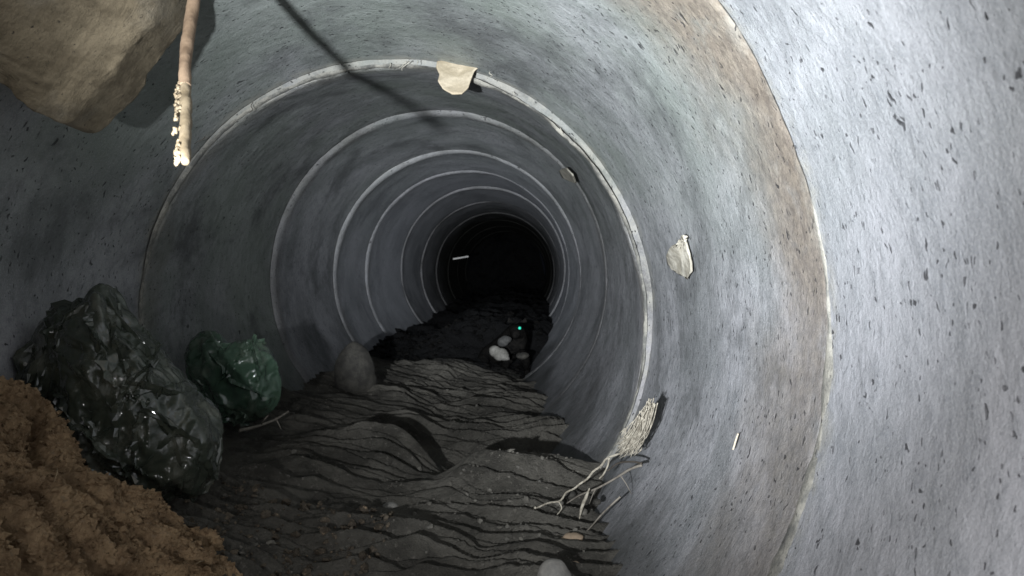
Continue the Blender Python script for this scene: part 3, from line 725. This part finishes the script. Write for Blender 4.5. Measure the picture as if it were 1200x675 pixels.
# rootlets hanging at the rim
def rootlets(label, spots, d, mat, seed):
    rs = np.random.RandomState(seed); 
    for j, (u, w, L, lean) in enumerate(spots):
        h = wall_hit(u, w, .488); q = [h + np.array([lean * L * t + .002 * rs.normal(), -.012 * t, -L * t]) for t in (0, .35, .7, 1)]
        P = smooth_path(q, 12); V, F = tube(P - P[0], np.linspace(.0009, .0004, 12), 5); o = mesh_obj('rootlet', V, F, mat); o.location = tuple(P[0])
        tag(o, label[j], 'rootlet', 'rootlets along the pipe rims')
rootlets(['fine pale rootlet ' + q for q in ('leaning left beneath the top of the thick rim', 'hanging straight just left of the tan scrap', 'longest one, left of the tan scrap, slanting', 'leftmost of those on the thick rim top', 'under the thick rim just right of the tan scrap', 'on the thick rim between tan scrap and upper right', 'farthest right on the thick pale rim')], [(474, 72, .016, -.3), (490, 71, .012, 0), (480, 72, .020, -.7), (456, 74, .014, .2), (575, 84, .012, .2), (602, 108, .010, 0), (658, 150, .014, .1)], 1.4, M_PAPER2, 3)
rootlets(['thin dark rootlet right of the hanging stick on the thick rim', 'thin dark rootlet just right of the peeled stick tip'], [(296, 120, .022, -.1), (240, 160, .016, -.8)], 1.4, M_TWG, 5)

# green leaf scrap and dry straws on the soil
M_LEAF = plain_mat('fresh_green', (.06, .20, .03), (.12, .32, .06), 40)
def on_soil(s, y, lift=.006): return soil_pt(np.array(s), np.array(y)) + np.array([lift * .75, 0, lift * .65])
c = on_soil(.23, .60); v, f = ico(2); V = v * np.array([.0045, .002, .003]) ; o = mesh_obj('leaf_scrap', V, f, M_LEAF); o.location = tuple(c); o.rotation_euler = (.4, .6, .3)
tag(o, 'tiny bright green leaf scrap on the brown soil bank', 'leaf')
M_DRY = plain_mat('dry_grass', (.30, .22, .13), (.45, .35, .22))
for i, (s_, y_, a, L) in enumerate([(.07, .80, .5, .03), (.15, .82, 1.9, .028), (.24, .62, -.6, .02), (.30, .70, .9, .022), (.12, .72, 2.4, .02), (.33, .86, 1.2, .03)]):
    c = on_soil(s_, y_, .009); dv = np.array([math.cos(a) * .6, math.sin(a) * .5, -math.cos(a) * .6 + .25 * math.sin(a)]) * L
    V, F = tube([0 * dv, dv * .5 + np.array([.002, 0, .003]), dv], [.0006, .0006, .0003], 5); o = mesh_obj('dry_stalk', V, F, M_DRY); o.location = tuple(c)
    tag(o, 'thin dry grass stalk on the brown soil, ' + ('upper left furrow', 'nearest the dark bag', 'beside the green leaf scrap', 'low in the middle of the bank', 'left edge of the photo', 'lowest, at the foot of the bank')[i], 'dry grass', 'dry stalks on the soil bank')

# ------------------------------------------------------------------ the dark animal crouching in the pipe
M_FUR = plain_mat('black_fur', (.006, .006, .006), (.014, .013, .012), 50, .8, (1, 3, 1), .004)
M_FUR.node_tree.nodes['Principled BSDF'].inputs['Specular IOR Level'].default_value = 0.0
M_WFUR = plain_mat('pale_fur', (.035, .035, .034), (.07, .069, .066), 50, .9)
def skin_body(name, verts, edges, radii, mat, parent, root_i=0, sub=2):
    me = bpy.data.meshes.new(name); me.from_pydata([tuple(v) for v in verts], edges, []); me.update()
    o = bpy.data.objects.new(name, me); COL.objects.link(o)
    m = o.modifiers.new('skin', 'SKIN')
    for i, r in enumerate(radii): me.skin_vertices[0].data[i].radius = (r, r)
    me.skin_vertices[0].data[root_i].use_root = True
    o.modifiers.new('sub', 'SUBSURF').levels = sub; o.modifiers['sub'].render_levels = sub
    dg = bpy.context.evaluated_depsgraph_get(); me2 = bpy.data.meshes.new_from_object(o.evaluated_get(dg))
    o.modifiers.clear(); o.data = me2; me2.materials.clear(); me2.materials.append(mat)
    me2.polygons.foreach_set('use_smooth', [True] * len(me2.polygons)); o.parent = parent
    return o
hd = at(606, 388, 3.06); fl = ground(hd[0], 3.05)
root = empty('dark_animal', (hd[0], 3.10, fl)); L0 = np.array(root.location)
tag(root, 'dark furred animal crouching on the black heap with one green shining eye', 'animal')
H = hd - L0
bv = [(-.10, .16, .075), (-.05, .10, .085), (H[0] - .005, .045, max(H[2] - .035, .06)), (H[0], .0, H[2] + .004), (H[0] - .006, -.045, H[2] - .012), (H[0] - .008, -.068, H[2] - .020),   # rump..nose 0-5
      (-.045, .03, .05), (-.055, -.02, .015), (-.06, -.065, .008), (.035, .03, .05), (.04, -.02, .015), (.042, -.06, .008),   # forelegs 6-11
      (-.15, .12, .05), (-.14, .06, .022), (-.15, .015, .010), (-.16, .22, .05), (-.22, .22, .02), (-.26, .17, .012)]
be = [(0, 1), (1, 2), (2, 3), (3, 4), (4, 5), (2, 6), (6, 7), (7, 8), (2, 9), (9, 10), (10, 11), (0, 12), (12, 13), (13, 14), (0, 15), (15, 16), (16, 17)]
br = [.062, .060, .045, .042, .022, .012, .022, .014, .012, .022, .014, .012, .034, .018, .013, .014, .010, .007]
skin_body('body', bv, be, br, M_FUR, root)
def ear(sx):
    b = H + np.array([sx * .026, .004, .036]); V = np.array([b + (-.014, -.004, 0), b + (.014, -.004, 0), b + (.0, .012, 0), b + (sx * .010, .004, .020)]); return V, [[0, 1, 3], [1, 2, 3], [2, 0, 3], [0, 2, 1]]
for sx in (-1, 1):
    V, F = ear(sx); mesh_obj('ear', V, F, M_FUR, root, smooth=False)
v, f = ico(3)
M_EYE = plain_mat('green_eyeshine', (.05, .95, .62), (.08, 1.0, .70), 5, .4); M_EYE.node_tree.nodes['Principled BSDF'].inputs['Specular IOR Level'].default_value = .2  # torch reflection in the eye, put into a bright green colour
e = at(609, 384.5, 3.005) - L0; mesh_obj('eye', v * .0062 + e, f, M_EYE, root)
pw = outline_blob([(583, 400), (588, 395), (596, 394), (600, 397), (596, 402), (590, 406), (584, 405)], (591, 400), .018, 3.015, 3); mesh_obj('muzzle', pw[0] - L0, pw[1], M_WFUR, root)
